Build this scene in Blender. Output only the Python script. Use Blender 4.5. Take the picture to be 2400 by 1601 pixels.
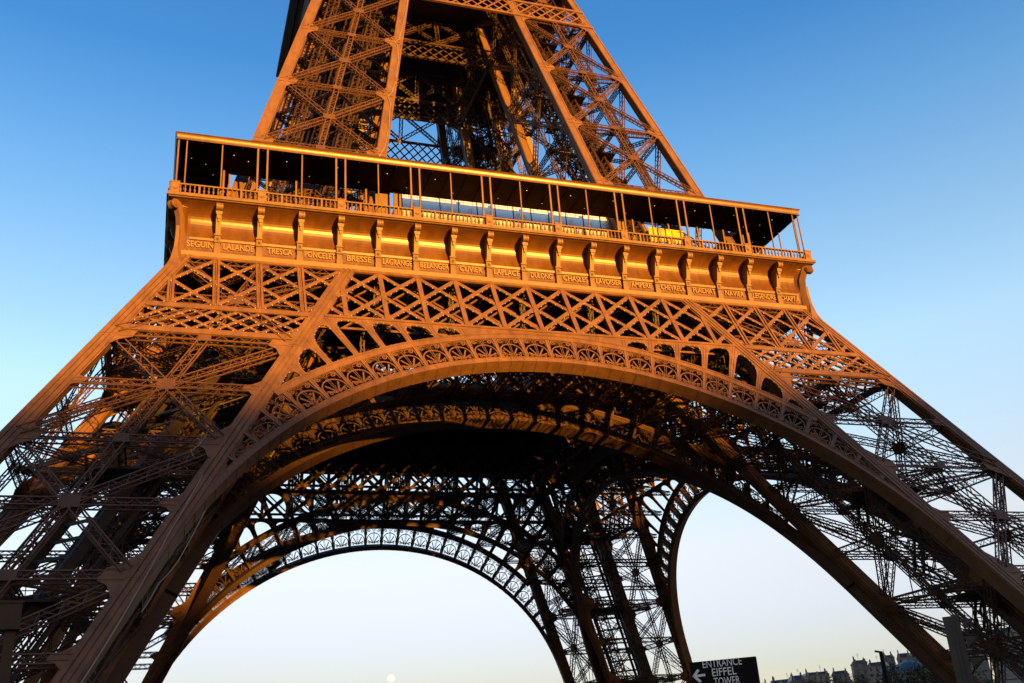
import bpy, math, random
from mathutils import Vector as V, Matrix
random.seed(7)
R = math.radians
for o in list(bpy.data.objects): bpy.data.objects.remove(o)
SC = bpy.context.scene
COL = SC.collection

# ------------------------------------------------------------------ camera
CAM = V((-33.959, -121.236, 5.366))
yaw, pit, roll = .35184, .40573, -.074385
fw = V((math.sin(yaw)*math.cos(pit), math.cos(yaw)*math.cos(pit), math.sin(pit)))
r0 = V((math.cos(yaw), -math.sin(yaw), 0)); u0 = r0.cross(fw)
rr = r0*math.cos(roll)+u0*math.sin(roll); uu = -r0*math.sin(roll)+u0*math.cos(roll)
cd = bpy.data.cameras.new('camera'); cam = bpy.data.objects.new('camera', cd); COL.objects.link(cam)
M = Matrix((rr, uu, -fw)).transposed().to_4x4(); M.translation = CAM
cam.matrix_world = M
cd.sensor_width = 36; cd.lens = 2375.8/2400*36; cd.clip_end = 30000; cd.clip_start = .5
SC.camera = cam

# ------------------------------------------------------------------ sky, sun, exposure
SUN_AZ, SUN_EL = 166.0, 3.6          # azimuth clockwise from +Y
w = bpy.data.worlds.new('World'); SC.world = w; w.use_nodes = True
nt = w.node_tree; bg = nt.nodes['Background']
sky = nt.nodes.new('ShaderNodeTexSky'); sky.sky_type = 'NISHITA'; sky.sun_disc = False
sky.sun_elevation = R(SUN_EL); sky.sun_rotation = R(SUN_AZ)
sky.air_density = 1.0; sky.dust_density = .6; sky.ozone_density = 2.0; sky.altitude = 0
tcw = nt.nodes.new('ShaderNodeTexCoord'); sx_ = nt.nodes.new('ShaderNodeSeparateXYZ'); nt.links.new(tcw.outputs['Generated'], sx_.inputs[0])
ramp = nt.nodes.new('ShaderNodeValToRGB'); nt.links.new(sx_.outputs['Z'], ramp.inputs[0])   # air tint by elevation (haze low, deep blue high)
for i, (el, c) in enumerate(((0, (1.1, .95, 1.4)), (4.5, (1.12, .96, 1.28)), (7, (1.47, 1.13, 1.36)), (11, (2.15, 1.44, 1.36)), (21, (2.4, 2.08, 1.92)), (27, (1.8, 1.85, 1.9)), (33, (1.12, 1.58, 1.92)), (39, (.55, 1.22, 1.82)), (60, (.5, 1.0, 1.6)))):
    e = ramp.color_ramp.elements[i] if i < 2 else ramp.color_ramp.elements.new(math.sin(R(el)))
    if i < 2: e.position = math.sin(R(el))
    e.color = (c[0]/3, c[1]/3, c[2]/3, 1)
mx = nt.nodes.new('ShaderNodeMix'); mx.data_type = 'RGBA'; mx.blend_type = 'MULTIPLY'; mx.inputs[0].default_value = 1
nt.links.new(sky.outputs[0], mx.inputs[6]); nt.links.new(ramp.outputs[0], mx.inputs[7])
# the lift belongs to the anti-solar half; the sunset half keeps its own dimmer level
dp = nt.nodes.new('ShaderNodeVectorMath'); dp.operation = 'DOT_PRODUCT'; nt.links.new(tcw.outputs['Generated'], dp.inputs[0])
dp.inputs[1].default_value = (math.sin(R(SUN_AZ)), math.cos(R(SUN_AZ)), -1.0)
mr = nt.nodes.new('ShaderNodeMapRange'); mr.inputs[1].default_value = -.45; mr.inputs[2].default_value = .35; mr.inputs[3].default_value = 0; mr.inputs[4].default_value = 1
nt.links.new(dp.outputs['Value'], mr.inputs[0])
tint = nt.nodes.new('ShaderNodeMix'); tint.data_type = 'RGBA'; nt.links.new(mr.outputs[0], tint.inputs[0])
tint.inputs[6].default_value = (1, 1, 1, 1); tint.inputs[7].default_value = (.58, .5, .36, 1)
vm = nt.nodes.new('ShaderNodeVectorMath'); vm.operation = 'MULTIPLY'; nt.links.new(mx.outputs[2], vm.inputs[0]); nt.links.new(tint.outputs[2], vm.inputs[1])
dr = nt.nodes.new('ShaderNodeVectorMath'); dr.operation = 'DOT_PRODUCT'; nt.links.new(tcw.outputs['Generated'], dr.inputs[0]); dr.inputs[1].default_value = (math.sin(R(75)), math.cos(R(75)), 0)
m2 = nt.nodes.new('ShaderNodeMapRange'); m2.inputs[1].default_value = .3; m2.inputs[2].default_value = .95; m2.inputs[3].default_value = 1; m2.inputs[4].default_value = 1.28; nt.links.new(dr.outputs['Value'], m2.inputs[0])
v2 = nt.nodes.new('ShaderNodeVectorMath'); v2.operation = 'SCALE'; nt.links.new(vm.outputs[0], v2.inputs[0]); nt.links.new(m2.outputs[0], v2.inputs['Scale'])
nt.links.new(v2.outputs[0], bg.inputs[0]); bg.inputs[1].default_value = .15*3/2.06
sd = bpy.data.lights.new('sun', 'SUN'); sun = bpy.data.objects.new('sun', sd); COL.objects.link(sun)
sdir = V((math.sin(R(SUN_AZ))*math.cos(R(SUN_EL)), math.cos(R(SUN_AZ))*math.cos(R(SUN_EL)), math.sin(R(SUN_EL))))
sun.rotation_euler = sdir.to_track_quat('Z', 'Y').to_euler()
sd.energy = 3.3; sd.angle = R(.53); sd.color = (1, .465, .05)
SC.view_settings.view_transform = 'Standard'; SC.view_settings.look = 'None'
SC.view_settings.exposure = 2.05
SC.cycles.max_bounces = 4; SC.cycles.diffuse_bounces = 2

# ------------------------------------------------------------------ materials
def mat(name, col, rough=.5, metal=0, var=.15, scale=.6, bump=0, emit=None, spec=.5, stretch=None):
    m = bpy.data.materials.new(name); m.use_nodes = True; t = m.node_tree; b = t.nodes['Principled BSDF']
    b.inputs['Roughness'].default_value = rough; b.inputs['Metallic'].default_value = metal
    b.inputs['Specular IOR Level'].default_value = spec
    tc = t.nodes.new('ShaderNodeTexCoord'); n = t.nodes.new('ShaderNodeTexNoise')
    n.inputs['Scale'].default_value = scale; n.inputs['Detail'].default_value = 7; n.inputs['Roughness'].default_value = .65
    src = tc.outputs['Object']
    if stretch:
        mp = t.nodes.new('ShaderNodeMapping'); mp.inputs['Scale'].default_value = stretch
        t.links.new(src, mp.inputs[0]); src = mp.outputs[0]
    t.links.new(src, n.inputs['Vector'])
    cr = t.nodes.new('ShaderNodeValToRGB'); cr.color_ramp.elements[0].position = .3; cr.color_ramp.elements[1].position = .7
    cr.color_ramp.elements[0].color = tuple(c*(1-var) for c in col)+(1,)
    cr.color_ramp.elements[1].color = tuple(min(1, c*(1+var)) for c in col)+(1,)
    t.links.new(n.outputs[0], cr.inputs[0]); t.links.new(cr.outputs[0], b.inputs['Base Color'])
    if bump:
        bp = t.nodes.new('ShaderNodeBump'); bp.inputs['Strength'].default_value = bump; bp.inputs['Distance'].default_value = .05
        t.links.new(n.outputs[0], bp.inputs['Height']); t.links.new(bp.outputs[0], b.inputs['Normal'])
    if emit:
        b.inputs['Emission Color'].default_value = tuple(emit[:3])+(1,); b.inputs['Emission Strength'].default_value = emit[3]
    return m
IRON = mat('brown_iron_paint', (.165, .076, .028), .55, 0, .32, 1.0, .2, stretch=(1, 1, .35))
IRON3 = mat('shaded_brown_iron', (.06, .026, .011), .65, 0, .3, .9)  # same iron paint, darkened so the interior shade sits in the colour
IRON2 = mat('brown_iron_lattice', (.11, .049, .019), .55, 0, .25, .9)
FRZ = mat('frieze_paint', (.13, .05, .008), .35, .1, .32, .9, .15, stretch=(1, 1, .3), spec=.75)
GOLD = mat('gilt_letters', (.27, .15, .055), .45, .1, .08)
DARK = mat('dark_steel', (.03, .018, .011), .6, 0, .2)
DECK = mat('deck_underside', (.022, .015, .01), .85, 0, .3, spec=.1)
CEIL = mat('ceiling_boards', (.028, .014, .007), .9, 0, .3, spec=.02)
GLASS = mat('pavilion_glass', (.95, .97, 1.0), .33, .85, .12, .9, stretch=(.15, 1, 2))
BULB = mat('bulb_glass', (.7, .68, .62), .25)
YEL = mat('yellow_fabric', (.5, .36, .02), .6)
ROPE = mat('pale_rope', (.3, .26, .21), .7)
NET = mat('grey_net', (.22, .2, .17), .8)
BLACK = mat('sign_black', (.006, .006, .006), .7, 0, .2, 3, spec=.15)
WHITE = mat('sign_white', (.92, .92, .92), .5, 0, .02)
GREY = mat('mast_grey', (.06, .05, .042), .5, .1, .15, 2)
WALLM = mat('stone_wall', (.3, .27, .22), .8, 0, .2, .2)
WALL2 = mat('grey_stone_wall', (.2, .185, .18), .8, 0, .2, .2)
ZINC = mat('zinc_roof', (.06, .07, .09), .45, .2, .2, .2)
WIN = mat('window_glass', (.05, .07, .1), .15, .3, .4, .2)
REDB = mat('red_awning', (.4, .08, .04), .8)
LEAF = mat('olive_leaves', (.04, .045, .012), .6, 0, .5, .35)
BARK = mat('bark', (.06, .045, .03), .9)
GRASS = mat('dusty_ground', (.05, .045, .038), .9, 0, .25, .05)
HILLM = mat('hill_green', (.05, .06, .03), .95, 0, .3, .01)
LAMPM = mat('lit_spot', (.9, .85, .7), .5, emit=(1, .85, .6, .1))

# ------------------------------------------------------------------ mesh builder
class MB:
    def __init__(s): s.v = []; s.f = []; s.smooth = False
    def hexa(s, p):            # 8 points: bottom loop 4, top loop 4
        n = len(s.v); s.v += [tuple(q) for q in p]
        s.f += [(n, n+3, n+2, n+1), (n+4, n+5, n+6, n+7), (n, n+1, n+5, n+4), (n+1, n+2, n+6, n+5), (n+2, n+3, n+7, n+6), (n+3, n, n+4, n+7)]
    def box(s, x0, x1, y0, y1, z0, z1):
        s.hexa([(x0, y0, z0), (x1, y0, z0), (x1, y1, z0), (x0, y1, z0), (x0, y0, z1), (x1, y0, z1), (x1, y1, z1), (x0, y1, z1)])
    def beam(s, p, q, w, h, n):
        p = V(p); q = V(q); d = q-p
        if d.length < 1e-5: return
        d.normalize(); a = d.cross(n)
        if a.length < 1e-4: a = d.cross(V((1, 0, 0)))
        a.normalize(); b = a.cross(d); a = a*(w/2); b = b*(h/2)
        s.hexa([p-a-b, p+a-b, p+a+b, p-a+b, q-a-b, q+a-b, q+a+b, q-a+b])
    def lattice(s, p, q, W, D, n, c=.1, l=.055, cell=None, sides=True):
        p = V(p); q = V(q); d = q-p; L = d.length
        if L < .3: return
        d.normalize(); a = d.cross(n); a.normalize(); b = a.cross(d)
        cell = cell or W*1.05; k = max(2, int(round(L/cell)))
        for sa in (-1, 1):
            for sb in (-1, 1):
                o = a*(sa*W/2)+b*(sb*D/2); s.beam(p+o, q+o, c, c, n)
        for sb in (-1, 1):
            for i in range(k):
                t = 1 if i % 2 else -1
                s.beam(p+d*(L*i/k)+a*(t*W/2)+b*(sb*D/2), p+d*(L*(i+1)/k)-a*(t*W/2)+b*(sb*D/2), l, .03, b)
        if sides:
            for sa in (-1, 1):
                for i in range(k):
                    t = 1 if i % 2 else -1
                    s.beam(p+d*(L*i/k)+a*(sa*W/2)+b*(t*D/2), p+d*(L*(i+1)/k)+a*(sa*W/2)-b*(t*D/2), l, .03, a)
    def poly(s, pts, off):      # extruded convex polygon
        n = len(s.v); k = len(pts); off = V(off)
        s.v += [tuple(V(p)) for p in pts]+[tuple(V(p)+off) for p in pts]
        s.f.append(tuple(range(n+k-1, n-1, -1))); s.f.append(tuple(range(n+k, n+2*k)))
        for i in range(k): j = (i+1) % k; s.f.append((n+i, n+j, n+k+j, n+k+i))
    def strip(s, secs, closed=False):     # loft sections (lists of points)
        n = len(s.v); k = len(secs[0])
        for c in secs: s.v += [tuple(p) for p in c]
        for i in range(len(secs)-1):
            for j in range(k if closed else k-1):
                a = n+i*k+j; b = n+i*k+(j+1) % k
                s.f.append((a, b, b+k, a+k))
        if closed: s.f.append(tuple(range(n+k-1, n-1, -1))); m = n+(len(secs)-1)*k; s.f.append(tuple(range(m, m+k)))
    def tube(s, pts, r, k=6):
        pts = [V(p) for p in pts]; secs = []
        for i, p in enumerate(pts):
            d = pts[min(i+1, len(pts)-1)]-pts[max(i-1, 0)]; d.normalize()
            a = d.cross(V((0, 0, 1)) if abs(d.z) < .95 else V((1, 0, 0))); a.normalize(); b = a.cross(d)
            rad = r[i] if isinstance(r, (list, tuple)) else r
            secs.append([p+a*(rad*math.cos(6.2832*j/k))+b*(rad*math.sin(6.2832*j/k)) for j in range(k)])
        s.strip(secs, True)
    def lathe(s, prof, c, k=10):
        secs = [[(c[0]+r*math.cos(6.2832*j/k), c[1]+r*math.sin(6.2832*j/k), c[2]+z) for j in range(k)] for r, z in prof]
        s.strip(secs, True)
    def octa(s, p, r):
        n = len(s.v); x, y, z = p
        s.v += [(x+r, y, z), (x-r, y, z), (x, y+r, z), (x, y-r, z), (x, y, z+r), (x, y, z-r)]
        for a, b in ((0, 2), (2, 1), (1, 3), (3, 0)): s.f += [(n+a, n+b, n+4), (n+b, n+a, n+5)]
    def build(s, name, m, parent=None, smooth=False):
        me = bpy.data.meshes.new(name); me.from_pydata(s.v, [], s.f); me.update()
        me.materials.append(m)
        if smooth:
            for p in me.polygons: p.use_smooth = True
        o = bpy.data.objects.new(name, me); COL.objects.link(o)
        if parent: o.parent = parent
        return o
def empty(name, loc=(0, 0, 0)):
    o = bpy.data.objects.new(name, None); COL.objects.link(o); o.location = loc; return o
def tag(o, label=None, cat=None, group=None, kind=None):
    for k, v in (('label', label), ('category', cat), ('group', group), ('kind', kind)):
        if v: o[k] = v
    return o
def copy(o, parent=None, rz=None, loc=None):
    c = o.copy(); COL.objects.link(c); c.parent = parent
    if rz is not None: c.rotation_euler = (0, 0, rz)
    if loc is not None: c.location = loc
    for ch in o.children: copy(ch, c)
    return c
def text_mesh(body, size, ext, name, m, parent=None, width=None, bold=0):
    cu = bpy.data.curves.new(name, 'FONT'); cu.body = body; cu.size = size; cu.extrude = ext; cu.align_x = 'CENTER'; cu.offset = bold
    cu.resolution_u = 3
    t = bpy.data.objects.new(name+'_tmp', cu); COL.objects.link(t)
    dg = bpy.context.evaluated_depsgraph_get(); me = bpy.data.meshes.new_from_object(t.evaluated_get(dg))
    bpy.data.objects.remove(t)
    xs = [v.co.x for v in me.vertices]; wd = max(xs)-min(xs); cx = (max(xs)+min(xs))/2
    k = width/wd if width else 1
    for v in me.vertices: v.co.x = (v.co.x-cx)*k
    me.materials.clear(); me.materials.append(m); me.name = name
    o = bpy.data.objects.new(name, me); COL.objects.link(o)
    if parent: o.parent = parent
    return o

# ------------------------------------------------------------------ tower geometry rules
SL = .515
def a1(z): return 60.7-SL*z
def a2(z): return 27.35-.262*(z-69.8)
def b2(z): return 12.75-.173*(z-70)
LW, CW = 16.4, 1.25
def A(z): return a1(z) if z < 57 else a2(z)
def B(z): return a1(z)-LW if z < 57 else b2(z)
def cw(z): return CW if z < 57 else 1.1
tower = empty('lattice_tower')
tag(tower, 'brown wrought iron lattice tower on four splayed legs, lit orange by low sun', 'tower')

# ---------------- legs (built for the -x,-y quadrant, copied by quarter turns)
def chord_rect(ix, iy, z, grow=0, sub=None):
    """rect of corner chord; ix/iy: 0 outer, 1 inner"""
    r = []
    for i in (ix, iy):
        if i == 0: r.append((-A(z)-grow, -A(z)+cw(z)+grow))
        else: r.append((-B(z)-cw(z)-grow, -B(z)+grow))
    return r
def prism(mb, rect, z0, z1):
    (x0, x1), (y0, y1) = rect(z0); (X0, X1), (Y0, Y1) = rect(z1)
    mb.hexa([(x0, y0, z0), (x1, y0, z0), (x1, y1, z0), (x0, y1, z0), (X0, Y0, z1), (X1, Y0, z1), (X1, Y1, z1), (X0, Y1, z1)])
def chord(mb, ix, iy, z0, z1):
    prism(mb, lambda z: chord_rect(ix, iy, z), z0, z1)
    # raised edge strips and centre cover strip on all four faces
    for ax in (0, 1):
        for side in (0, 1):
            for (u0_, u1_, g) in ([(0, .27, .16), (.36, .64, .16), (.73, 1, .16)] if z0 < 57 else [(0, .14, .06), (.86, 1, .06)]):
                def rect(z, ax=ax, side=side, u0_=u0_, u1_=u1_, g=g):
                    r = chord_rect(ix, iy, z); o = r[1-ax]; wdt = r[ax][1]-r[ax][0]
                    ra = (r[ax][0]+wdt*u0_, r[ax][0]+wdt*u1_)
                    rb = (o[0]-g, o[0]) if side == 0 else (o[1], o[1]+g)
                    return [ra, rb] if ax == 0 else [rb, ra]
                prism(mb, rect, z0+.01, z1-.01)
def corner(ix, iy, z, inset=.0):
    x = -A(z)+cw(z)/2 if ix == 0 else -B(z)-cw(z)/2
    y = -A(z)+cw(z)/2 if iy == 0 else -B(z)-cw(z)/2
    return V((x, y, z))
FACES = [((0, 0), (1, 0), V((0, -1, .45))), ((0, 0), (0, 1), V((-1, 0, .45))), ((0, 1), (1, 1), V((0, 1, -.45))), ((1, 0), (1, 1), V((1, 0, -.45)))]
def panel(c0, c1, n, z0, z1, W, D, centre, c=.1, l=.055):
    mb = MB(); n = n.normalized()
    def e(c, o, z):    # point at the chord edge
        p = corner(*c, z); q = corner(*o, z); d = (q-p).normalized(); return p+d*(cw(z)/2)+n*(cw(z)/2-D/2-.05)
    pl, pr, ql, qr = e(c0, c1, z0), e(c1, c0, z0), e(c0, c1, z1), e(c1, c0, z1)
    # crossing point
    zc = (z0+z1)/2; ml, mr = e(c0, c1, zc), e(c1, c0, zc); X = (ml+mr)/2
    for p in (pl, pr):
        mb.lattice(p+V((0, 0, .35)), X, W, D, n, c, l)
    for p in (ql, qr):
        mb.lattice(p-V((0, 0, .35)), X, W, D, n, c, l)
    bt, tp = (pl+pr)/2, (ql+qr)/2
    mb.lattice(bt, X, W, D, n, c, l); mb.lattice(X, tp, W, D, n, c, l)
    mb.lattice(ql, qr, W*.9, D, n, c, l)
    if centre: mb.lattice(ml, mr, W*.9, D, n, c, l)
    for P_, s in ((X, .72), (tp, .55)):
        u = (qr-ql).normalized(); v = n.cross(u)
        pts = [P_+u*(s*x)*.95+v*(s*y)*.75+n*(D/2+.06) for x, y in ((-1, -.85), (-.8, -1), (.8, -1), (1, -.85), (1, .85), (.8, 1), (-.8, 1), (-1, .85))]
        mb.poly(pts, -n*.05); mb.poly([p-n*(D+.08) for p in pts], -n*.05)
    return mb
N1 = [-3.4, 8, 18.9, 30, 40.9, 51.2]
N2 = [57.2, 69.9, 80.4, 90.8, 101.2, 110]
def gussets(mb, z, H, wdt, only):
    for c0, c1, n in FACES:
        n = n.normalized()
        for ca, cb in ((c0, c1), (c1, c0)):
            if ca != only: continue
            zt, zb = z+H/2, z-H/2
            def P_(zz, d):
                p = corner(*ca, zz); q = corner(*cb, zz); u = (q-p).normalized(); return p+u*(cw(zz)/2+d)+n*(cw(zz)/2*.95+.03)
            pts = [P_(zb, -.3), P_(zb, 0), P_(zb+H*.25, wdt*.45), P_(zb+H*.36, wdt), P_(zb+H*.64, wdt), P_(zb+H*.75, wdt*.45), P_(zt, 0), P_(zt, -.3)]
            mb.poly(pts, -n*.06)
            for t in (.38, .62): mb.beam(P_(zb+H*t, -.9), P_(zb+H*t, wdt*.96), .07, .1, n)
def make_leg(nodes, name, W, D, centre):
    leg = empty(name); leg.parent = tower
    for ix in (0, 1):
        for iy in (0, 1):
            mb = MB()
            for z0, z1 in zip(nodes[:-1], nodes[1:]): chord(mb, ix, iy, z0, z1)
            if nodes is N1: chord(mb, ix, iy, 51.2, 57.0)
            for z in nodes[1:-1]: gussets(mb, z, 3.2 if nodes is N1 else 2.4, 1.5 if nodes is N1 else 1.1, (ix, iy))
            if nodes is N1:
                for z in (13.5, 24.4, 35.5): gussets(mb, z, 1.5, 1.1, (ix, iy))
            mb.build('corner_girder', IRON, leg)
    for i, (z0, z1) in enumerate(zip(nodes[:-1], nodes[1:])):
        if nodes is N1 and i == 4: z1 = 50.8
        for c0, c1, n in FACES:
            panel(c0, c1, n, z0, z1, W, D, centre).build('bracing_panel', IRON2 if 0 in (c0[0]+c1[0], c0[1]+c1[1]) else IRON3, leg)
        # plan bracing at the node level and diagonal ties through the leg
        m = MB(); z = z1
        cs = [corner(*c, z) for c in ((0, 0), (1, 0), (1, 1), (0, 1))]; mid = [(cs[k]+cs[(k+1) % 4])/2 for k in range(4)]
        for k in range(2): m.lattice(cs[k], cs[k+2], W*.8, D*.8, V((0, 0, 1)), .1, .05); m.lattice(mid[k], mid[k+2], W*.7, D*.7, V((0, 0, 1)), .1, .05)
        for k in range(4): m.lattice(mid[k], mid[(k+1) % 4], W*.6, D*.6, V((0, 0, 1)), .09, .05)
        m.build('plan_bracing', IRON2, leg)
    # lift track: two inclined plate girders with rungs
    m = MB(); z0, z1 = nodes[0], nodes[-1]+ (2 if nodes is N1 else 0)
    nn = V((1, 1, .5)).normalized()
    for s in (-1, 1):
        for off in (0, 3.2):
            def tp(z, s=s, off=off):
                c = (corner(0, 0, z)+corner(1, 1, z))/2; return c+V((s*1.6, -s*1.6, 0))+V((off*.5, off*.5, 0))
            zs = [z0+(z1-z0)*i/6 for i in range(7)]
            for za, zb in zip(zs[:-1], zs[1:]): m.beam(tp(za), tp(zb), .35, .9 if off == 0 else .3, nn)
    k = int((z1-z0)/1.6)
    for i in range(k):
        z = z0+1.6*i; c = (corner(0, 0, z)+corner(1, 1, z))/2
        m.beam(c+V((-1.7, 1.7, 0)), c+V((1.7, -1.7, 0)), .16, .25, V((0, 0, 1)))
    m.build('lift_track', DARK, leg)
    # dense lattice added up the middle of the leg to block light inside
    m = MB(); wv = 1.5 if nodes is N1 else 1.2
    for (o, wd) in (((2.2, 2.2), wv), ((-2.6, 2.2), wv*.8), ((2.2, -2.6), wv*.8), ((-.6, -.6), wv*.9), ((-3.4, -3.4), wv*.8))[:2 if nodes is N1 else 5]:
        zs = [nodes[0]+(nodes[-1]-nodes[0])*i/5 for i in range(6)]
        for za, zb in zip(zs[:-1], zs[1:]):
            ca = (corner(0, 0, za)+corner(1, 1, za))/2+V((o[0], o[1], 0)); cb = (corner(0, 0, zb)+corner(1, 1, zb))/2+V((o[0], o[1], 0))
            m.lattice(ca, cb, wd, wd*.8, V((1, 1, .3)), .16, .12, .8)
    m.build('blocking_lattice', IRON3, leg)
    # solid floors added at the nodes to block sun and sky within the leg
    for z in nodes[1:-1]:
        m = MB(); c = (corner(0, 0, z)+corner(1, 1, z))/2; h = 2.7 if nodes is N1 else 2.0
        m.box(c.x-h, c.x+h, c.y-h, c.y+h, z-.5, z-.3)
        for dx, dy, ex, ey in ((-h, -h, h, -h), (h, -h, h, h), (h, h, -h, h), (-h, h, -h, -h)):
            p, q = c+V((dx, dy, -.3)), c+V((ex, ey, -.3))
            for hh in (.55, 1.1): m.beam(p+V((0, 0, hh)), q+V((0, 0, hh)), .06, .06, V((0, 0, 1)))
            for i in range(5): t = p.lerp(q, i/5); m.beam(t, t+V((0, 0, 1.1)), .06, .06, V((1, 0, 0)))
        m.build('blocking_floor', DARK, leg)
    # zigzag stairs with mesh cage
    m = MB(); z = nodes[0]+1; fl = 0; H = 3.0 if nodes is N1 else 2.6
    while z+H < nodes[-1]:
        c = corner(0, 0, z)*.33+corner(1, 1, z)*.67+V((1.2, -1.2, 0))
        c2 = corner(0, 0, z+H)*.33+corner(1, 1, z+H)*.67+V((1.2, -1.2, 0))
        s = 1 if fl % 2 else -1; L = 2.2
        p, q = c+V((-s*L, 0, 0)), c2+V((s*L, 0, 0))
        for dy in (-.55, .55):
            m.beam(p+V((0, dy, 0)), q+V((0, dy, 0)), .1, .3, V((0, 1, 0)))
            m.beam(p+V((0, dy, 1.1)), q+V((0, dy, 1.1)), .05, .05, V((0, 1, 0)))
            for i in range(6): t = p.lerp(q, i/5)+V((0, dy, 0)); m.beam(t, t+V((0, 0, 1.1)), .04, .04, V((0, 1, 0)))
        for i in range(10):
            t = p.lerp(q, (i+.5)/10); m.box(t.x-.16, t.x+.16, t.y-.5, t.y+.5, t.z-.02, t.z+.02)
        m.box(q.x-.7, q.x+.7, q.y-.7, q.y+.7, q.z-.05, q.z+.03)
        for dx, dy in ((-.7, -.7), (.7, -.7), (.7, .7), (-.7, .7)): m.beam(q+V((dx, dy, -H)), q+V((dx, dy, 1.2)), .08, .08, V((0, 1, 0)))
        z += H; fl += 1
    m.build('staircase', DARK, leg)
    return leg
leg1 = make_leg(N1, 'leg', .72, .5, True)
leg2 = make_leg(N2, 'upper_leg', .55, .4, False)
for lg in (leg1, leg2):
    for k in (1, 2, 3): copy(lg, tower, rz=k*math.pi/2)

# ------------------------------------------------------------------ faces: girders, arches, spandrels
NORM = V((0, -1, SL)).normalized(); NORM = V((0, -1, 0)).lerp(V((0, -1, SL)), 1).normalized()
def fp(x, z, off=0, out=0):      # point on the inclined face plane; off = distance behind the front plane, out = proud
    return V((x, -(a1(z)-off), z))+NORM*out
def clipseg(p, q, poly):
    """clip 2d segment to convex ccw polygon"""
    t0, t1 = 0, 1; dx, dy = q[0]-p[0], q[1]-p[1]
    for i in range(len(poly)):
        ax, ay = poly[i]; bx, by = poly[(i+1) % len(poly)]
        nx, ny = -(by-ay), bx-ax
        num = nx*(p[0]-ax)+ny*(p[1]-ay); den = nx*dx+ny*dy
        if abs(den) < 1e-9:
            if num < 0: return None
            continue
        t = -num/den
        if den > 0: t0 = max(t0, t)
        else: t1 = min(t1, t)
    if t0 >= t1: return None
    return (p[0]+dx*t0, p[1]+dy*t0), (p[0]+dx*t1, p[1]+dy*t1)
BAY = 3.826
def diag_lattice(mb, poly, zlo, zhi, pitch, span, phase, w, off, out, th=.08, beads=None):
    xs = [p[0] for p in poly]; x0, x1 = min(xs)-span, max(xs)+span
    k = math.floor((x0-phase)/pitch)
    while k*pitch+phase < x1+span:
        xb = k*pitch+phase
        for s in (1, -1):
            g = clipseg((xb, zlo), (xb+s*span, zhi), poly)
            if g:
                (ax, az), (bx, bz) = g; o = out+(.05 if s > 0 else 0)
                P0, P1 = fp(ax, az, off, o), fp(bx, bz, off, o)
                mb.beam(P0, P1, w, th, NORM)
                if (P1-P0).length > .5:   # stiffening flange behind
                    mb.beam(P0-NORM*(.12), P1-NORM*(.12), .06, .22, NORM)
                if beads is not None:
                    L = (P1-P0).length; n = int(L/.75); d = (P1-P0).normalized(); a = d.cross(NORM)
                    if a.z > 0: a = -a
                    for i in range(n): beads.octa(P0+d*(L*(i+.5)/n)+a*(w/2+.07)+NORM*.08, .06)
        k += 1
RI, RB, RF, RE, ZC, QZ = 37.0, 37.62, 40.1, 40.78, 5.77, .947
def arcp(r, th, off, out=0): return fp(r*math.cos(th), ZC+QZ*r*math.sin(th), off, out)
def chordx(z): return a1(z)-LW        # |x| of the arch-side edge of the inner chord
def th_end(r):                        # angle at which ring radius r meets the chord
    th = math.pi/2
    while th > .2:
        x, z = r*math.cos(th), ZC+QZ*r*math.sin(th)
        if x > chordx(z)-.02: return th
        th -= .002
    return None
STEP = R(3.88)
TH_T = R(26.0)
def band(mb, r0_, r1_, tA, tB, off, front, back, n=80):
    secs = []
    for i in range(n+1):
        t = tA+(tB-tA)*i/n
        secs.append([arcp(r0_, t, off, front), arcp(r1_, t, off, front), arcp(r1_, t, off, -back), arcp(r0_, t, off, -back)])
    mb.strip(secs, True)
def fan_mesh():
    """openwork fan: local x across, local y up the radius, z out; 2.2 wide 2.45 high"""
    mb = MB(); W, H = 2.5, RF-RB; n = V((0, 0, 1))
    def rib(pts, w=.1, h=.07):
        for p, q in zip(pts[:-1], pts[1:]): mb.beam((p[0], p[1], 0), (q[0], q[1], 0), w, h, n)
    arch = [(1.09*math.cos(t), .72+1.02*math.sin(t)) for t in [R(-22+224*i/18) for i in range(19)]]
    rib(arch, .115)
    
    for an, L in ((27, 1.02), (59, 1.3), (121, 1.3), (153, 1.02)):
        ca, sa = math.cos(R(an)), math.sin(R(an)); rib([(.12*ca, .12+.12*sa), (L*ca, .12+L*sa)], .135)
    rib([(-.05, .12), (-.1, 1.7)], .05); rib([(.05, .12), (.1, 1.7)], .05); rib([(-.1, 1.7), (-.06, 2.46)], .05); rib([(.1, 1.7), (.06, 2.46)], .05)
    def spiral(cx, cy, r0_, turns, a0, sgn, w=.1):
        rib([(cx+r0_*(1-.8*i/18)*math.cos(a0+sgn*turns*6.283*i/18), cy+r0_*(1-.8*i/18)*math.sin(a0+sgn*turns*6.283*i/18)) for i in range(19)], w)
    for s in (-1, 1):
        spiral(s*.76, 2.13, .27, 1.3, R(90), -s)
        rib([(s*.76, 2.4), (s*.32, 2.36), (s*.16, 2.1)], .06)
        spiral(s*.66, .27, .2, 1.25, R(180 if s > 0 else 0), -s, .09)
        rib([(s*.46, .3), (s*.28, .5), (s*.12, .2)], .05)
        rib([(s*1.12, 1.5), (s*1.1, 2.46)], .08); rib([(s*1.12, 0), (s*1.02, .5)], .08)
    mb.v = [(x, y*H/2.48, z) for x, y, z in mb.v]
    return mb
fan0 = fan_mesh()
fan_me = bpy.data.meshes.new('fan_ornament'); fan_me.from_pydata(fan0.v, [], fan0.f); fan_me.materials.append(IRON)
fan_in = fan_me.copy(); fan_in.materials.clear(); fan_in.materials.append(IRON3)
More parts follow.
